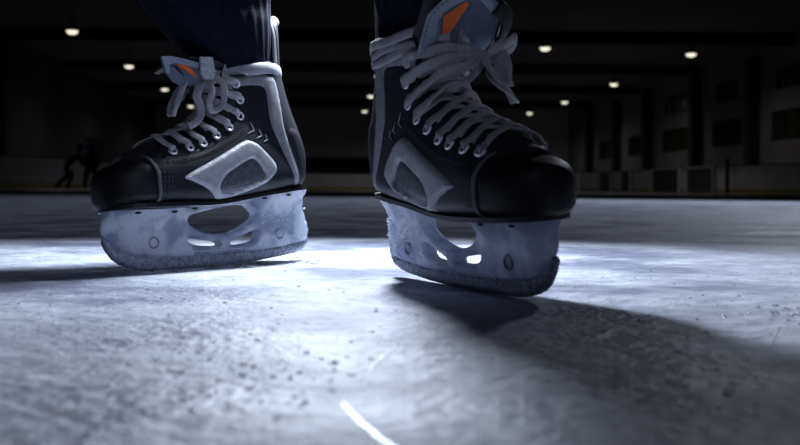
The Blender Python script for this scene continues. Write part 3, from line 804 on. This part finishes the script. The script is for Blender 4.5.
# long strands from the upper medial eyelets up to the knot at the lateral front (local y is negative there after mirroring)
KN = Vector((.021,-.030,.201))
for (x, z), mid in (((-.026,.199),(.006,.012,.207)), ((-.029,.181),(.010,.010,.198)), ((-.0265,.162),(.016,.008,.188)), ((-.008,.148),(.024,.006,.178))):
    p, n = W2(x, z, 1)
    if n.y < 0: n = -n
    lc.append(lace_run([p+n*.005, p+n*.0065+Vector((.010,-.002,.005)), Vector(mid)+Vector((.002,.012,-.003)), Vector(mid)+Vector((.006,-.006,.0)), KN+Vector((.002,.006,-.002)), KN], .0042, .0015))
lc.append(lace_run([KN+Vector((-.004,.004,-.006)), KN+Vector((.006,.004,.0)), KN+Vector((.006,-.006,.006)), KN+Vector((-.004,-.010,.006)), KN+Vector((-.006,-.004,-.002)), KN+Vector((.004,.002,-.004))], .005, .0024))
lc.append(lace_run([KN+Vector((0,0,0)), KN+Vector((.008,-.012,.008)), KN+Vector((.010,-.018,.012)), KN+Vector((.004,-.020,.006)), KN+Vector((.0,-.010,-.002))], .0042, .0018))
face = lambda i, p: Vector((.8,.5,.1))
# bow loop folded below the knot
lc.append(lace_run([KN+Vector((.002,.004,-.004)), KN+Vector((.012,.014,-.010)), KN+Vector((.016,.008,-.022)), KN+Vector((.014,-.006,-.028)), KN+Vector((.010,-.008,-.018)), KN+Vector((.006,-.002,-.006))], .0048, .0016))
lc.append(lace_run([KN+Vector((.004,.006,-.010)), KN+Vector((.014,.010,-.024)), KN+Vector((.018,-.002,-.036)), KN+Vector((.014,-.012,-.042)), KN+Vector((.008,-.008,-.030))], .0045, .0016))
# hanging broad end
hp = catmull([KN+Vector((.004,-.004,.002)), KN+Vector((.009,-.004,-.008)), KN+Vector((.011,-.003,-.020)), KN+Vector((.013,-.004,-.031))], 6)
lc.append(sweep(hp, face, .0078, .0012, 12, 2.2, wfn=lambda t: .45+.6*math.sin(PI*min(1, t*.9+.08))))
lace = put2('lace', join_parts(lc), 'lace')
put2('aglet', sweep([hp[-1]+Vector((0,0,.001)), hp[-1]+Vector((.0015,-.002,-.007)), hp[-1]+Vector((.003,-.004,-.014))], face, .0024, .0016, 8, 2), 'aglet', lace)
# tongue face panels: plane of the free tongue, v up the plane, u across
P0 = Vector((-.0015, -.006, .2115)); VV = (Vector((.031,-.006,.254))-P0).normalized(); NN = Vector((VV.z, 0, -VV.x)); P0y = Vector((0,-.006,0))
def tpl(P, m, name, e0, th=.0012, holes=()):
    return put2(name, slab(P, list(holes), .004, lambda p, d: P0+Vector((0, p[0], 0))+VV*p[1]+NN*(e0+th*(min(1, d/.002))**.5), lambda p, d: P0+Vector((0, p[0], 0))+VV*p[1]+NN*(e0-.001)), m, tn2)
TONGUE_SHAPES = True
tpl([(.036,-.006),(.036,.030),(.024,.046),(.008,.053),(-.010,.054),(-.034,.036),(-.037,.008),(-.030,-.006)], 'tongue', 'tongue_felt', .0035)
tpl([(.0365,-.006),(.0365,.031),(.0245,.0475),(.008,.0548),(-.012,.0550),(-.036,.037),(-.032,.028),(-.010,.0455),(.004,.0455),(.021,.034),(.023,.028),(.018,-.006)], 'tonguegrey', 'tongue_border', .0052)
tpl([(.0205,.0300),(.003,.0440),(.000,.041),(.014,.006),(.0165,.006)], 'orange', 'orange_wedge', .0052)
sti = []
for A in ([(.034,-.004),(.034,.029),(.023,.0445),(.008,.0515),(-.011,.0520),(-.033,.0355)], [(.0215,.002),(.0235,.0305),(.005,.0452)], [(.012,.004),(-.001,.0405)]):
    pts = catmull([(a, b, 0) for a, b in A], 8); d = 0
    for a, b in zip(pts, pts[1:]):
        d += (b-a).length
        if d > .0033:
            d = 0; t = (b-a).normalized()*.0012
            u, v = [P0+Vector((0, c.x, 0))+VV*c.y+NN*.0066 for c in (b-t, b+t)]
            sti.append(sweep([u, (u+v)/2, v], lambda i, p: NN, .0004, .0003, 5))
put2('tongue_stitching', join_parts(sti), 'stitchdark', tn2)
# black strap folded over the lateral edge of the tongue
sp_ = catmull([P0+Vector((0,-.028,0))+VV*.040+NN*.007, P0+Vector((0,-.038,0))+VV*.032+NN*.008, P0+Vector((0,-.043,0))+VV*.018+NN*.006, P0+Vector((0,-.042,0))+VV*.002+NN*.003], 6)
put2('tongue_strap', sweep(sp_, lambda i, p: NN+Vector((0,-.5,0)), .0075, .003, 12, 2.6), 'tongueback', tn2)

# ------------------------------------------------------------------ the skater's legs
person = empty('person', (-.05, 1.05, 0), 'person in dark navy hockey socks standing on the ice, only lower legs in view', 'person')
Pinv = Matrix.Translation(-person.location)
bpy.context.view_layer.update()
def wl(rt, s, p): return Pinv @ (rt.matrix_world @ Vector((p[0], p[1]*s, p[2])))
bpy.context.view_layer.update()
K = []
J = [((0,.05,.90), .15)]; Bn = []
knees = {}
for rt, s, hip, knee in ((root, 1, (-.115,.06,.86), (-.175,-.03,.50)), (root2, -1, (.115,.03,.86), (.115,-.14,.50))):
    i = len(J); hipv, kn = Vector(hip), Vector(knee)
    ank = wl(rt, s, (-.062,0,.165)); heel = wl(rt, s, (-.085,0,.115)); ball_ = wl(rt, s, (.02,0,.100)); toe = wl(rt, s, (.085,0,.092))
    low = wl(rt, s, (-.040,0,.25)); cal = wl(rt, s, (-.014,0,.305)).lerp(kn, .4)
    J += [(tuple(hipv), .10), (tuple(hipv.lerp(kn, .5)), .07), (tuple(kn), .052), (tuple(cal), .034), (tuple(low), .022), (tuple(ank), .024), (tuple(ball_), .022), (tuple(toe), .017)]
    Bn += [(0, i)]+[(i+k, i+k+1) for k in range(7)]
    knees[s] = kn
skin_body('body', J, Bn, person, 'skin')
def sock(rt, s, kn, hipv, m='sock'):
    loc = [(-.056,.192,.040,.024), (-.054,.208,.0420,.0250), (-.048,.224,.047,.028), (-.039,.240,.056,.034), (-.030,.258,.067,.040), (-.022,.280,.077,.045), (-.014,.305,.087,.049)]
    fw = (rt.matrix_world.to_3x3() @ Vector((1,0,0))); fw.z = 0; fw.normalize(); sd = Vector((0,0,1)).cross(fw)
    R = []; n = 168
    def ring(c, fx, sdv, rx, ry, i):
        r = []
        for k in range(n):
            a = 2*PI*k/n; ca, sa = math.cos(a), math.sin(a); rib = 1+.011*math.sin(a*28)
            nz = 1+.02*noise.noise(Vector((ca*1.5, sa*1.5, c.z*9+s)))
            r.append(c+fx*(math.copysign(abs(ca)**.85, ca)*rx*rib*nz)+sdv*(math.copysign(abs(sa)**.85, sa)*ry*rib*nz))
        return r
    keys = []
    for x, z, rx, ry in loc:
        keys.append((wl(rt, s, (x, 0, z)), rx, ry))
    last = keys[-1][0]
    for u, rx, ry in ((.25,.084,.060), (.55,.080,.064), (.85,.076,.066), (1.0,.078,.070)):
        keys.append((last.lerp(kn, u), rx, ry))
    keys.append((kn.lerp(hipv, .25), .082, .078))
    C3 = catmull([k[0] for k in keys], 5); W3 = catmull([(k[1], k[2], 0) for k in keys], 5)
    for i, (c, w) in enumerate(zip(C3, W3)): R.append(ring(c, fw, sd, w.x, w.y, i))
    V, F = rings(R, True, True)
    return mesh('hockey_sock', V, F, m, person)
sock(root, 1, knees[1], Vector((-.115,.06,.86)))
sock(root2, -1, knees[-1], Vector((.115,.03,.86)))
R = []
def oval(c, rx, ry, n=40): return [Vector((c[0]+rx*math.cos(2*PI*k/n), c[1]+ry*math.sin(2*PI*k/n), c[2])) for k in range(n)]
sh = [rings([oval((-.15,.0,.56), .115,.12), oval((-.14,.02,.66), .13,.14), oval((-.115,.05,.80), .14,.15), oval((-.08,.06,.88), .13,.15)]),
      rings([oval((.115,-.08,.56), .115,.12), oval((.115,-.03,.66), .13,.14), oval((.11,.03,.80), .14,.15), oval((.08,.05,.88), .13,.15)]),
      rings([oval((0,.05,.80), .22,.14), oval((0,.05,.88), .24,.16), oval((0,.05,.96), .22,.15), oval((0,.05,1.05), .20,.13)])]
mesh('hockey_shorts', *join_parts(sh), 'shorts', person)

# ------------------------------------------------------------------ snow crumbs on the ice
parts = []; rnd = random.Random(21)
def crumb(x, y, r):
    c = (x, y, r*.35); parts.append(ball(c, (r*rnd.uniform(.8,1.5), r*rnd.uniform(.8,1.5), r*rnd.uniform(.5,.8)), 4))
for i in range(200):
    Yd = .36+.75*rnd.random()**1.2; X = rnd.uniform(-.45, .42)*Yd
    crumb(X, Yd, rnd.choice((.0006,.0008,.0012)))
for i in range(60):
    Yd = rnd.uniform(.37, .52); crumb((rnd.gauss(-.16,.06))*Yd, Yd, rnd.choice((.0007,.0010,.0014)))
for i in range(130):
    a = rnd.random(); X = -.30+.26*a; crumb(X+rnd.gauss(0,.012), 1.0+.22*a+rnd.gauss(0,.018), rnd.uniform(.0008,.0022))
for i in range(90):
    a = rnd.random(); crumb(.27+.10*a+rnd.gauss(0,.01), .70+rnd.gauss(0,.03), rnd.uniform(.001,.0026))
o = mesh('snow_crumbs', *join_parts(parts), 'crystal'); tag(o, 'tiny white snow crumbs scattered on the ice around the skates', 'snow', kind='stuff')

parts = []
for A, w_ in (([(-.0225,.400),(-.012,.362),(.001,.325),(.010,.30)], .0011), ([(-.10,.62),(-.07,.55),(-.052,.50)], .0006), ([(.015,.60),(-.005,.53),(-.014,.47)], .0005),
              ([(-.15,.80),(-.12,.70),(-.10,.64)], .0006), ([(.20,.62),(.27,.60),(.36,.59)], .0006), ([(-.30,.72),(-.27,.66),(-.20,.61)], .0006), ([(.05,.55),(.08,.47),(.12,.41)], .0005)):
    P = catmull([(a, b, .0002) for a, b in A], 14)
    P = [p+Vector((rnd.gauss(0,.0005), rnd.gauss(0,.0005), 0)) for p in P]
    parts.append(sweep(P, lambda i, p: Vector((0,0,1)), w_, .00006, 6))
o = mesh('skate_cuts', *join_parts(parts), 'scratch', smooth=False); tag(o, 'thin skate cut lines, white for snow and painted glint, scored in the ice in front of the skates', 'ice marks', kind='stuff')

# ------------------------------------------------------------------ light
def spot(name, loc, tgt, e, size, blend, soft, col):
    l = bpy.data.lights.new(name, 'SPOT'); l.energy = e; l.spot_size = rad(size); l.spot_blend = blend; l.shadow_soft_size = soft; l.color = col
    o = bpy.data.objects.new(name, l); C.objects.link(o); o.location = loc
    o.rotation_euler = (Vector(tgt)-Vector(loc)).to_track_quat('-Z', 'Y').to_euler(); return o
spot('flash_behind', (-.080,1.29,.44), (-.07,1.1,0), 30, 150, .5, .035, (.76,.85,1))
spot('far_ice_fill', (4,8.6,4), (1.7,7.2,0), 560, 104, .8, .25, (.76,.84,1))  # added lamp that brightens the far ice, not a real fitting
spot('fill_front', (.35,-.15,.85), (-.42,1.15,.10), 15, 34, 1, .25, (.66,.75,1))
w = bpy.data.worlds.new('world'); S.world = w; w.use_nodes = True
w.node_tree.nodes['Background'].inputs[0].default_value = (.26,.28,.55,1); w.node_tree.nodes['Background'].inputs[1].default_value = .022
vs = S.view_settings; vs.view_transform = 'Standard'; vs.look = 'None'; vs.exposure = 0; vs.gamma = 1; vs.use_curve_mapping = False
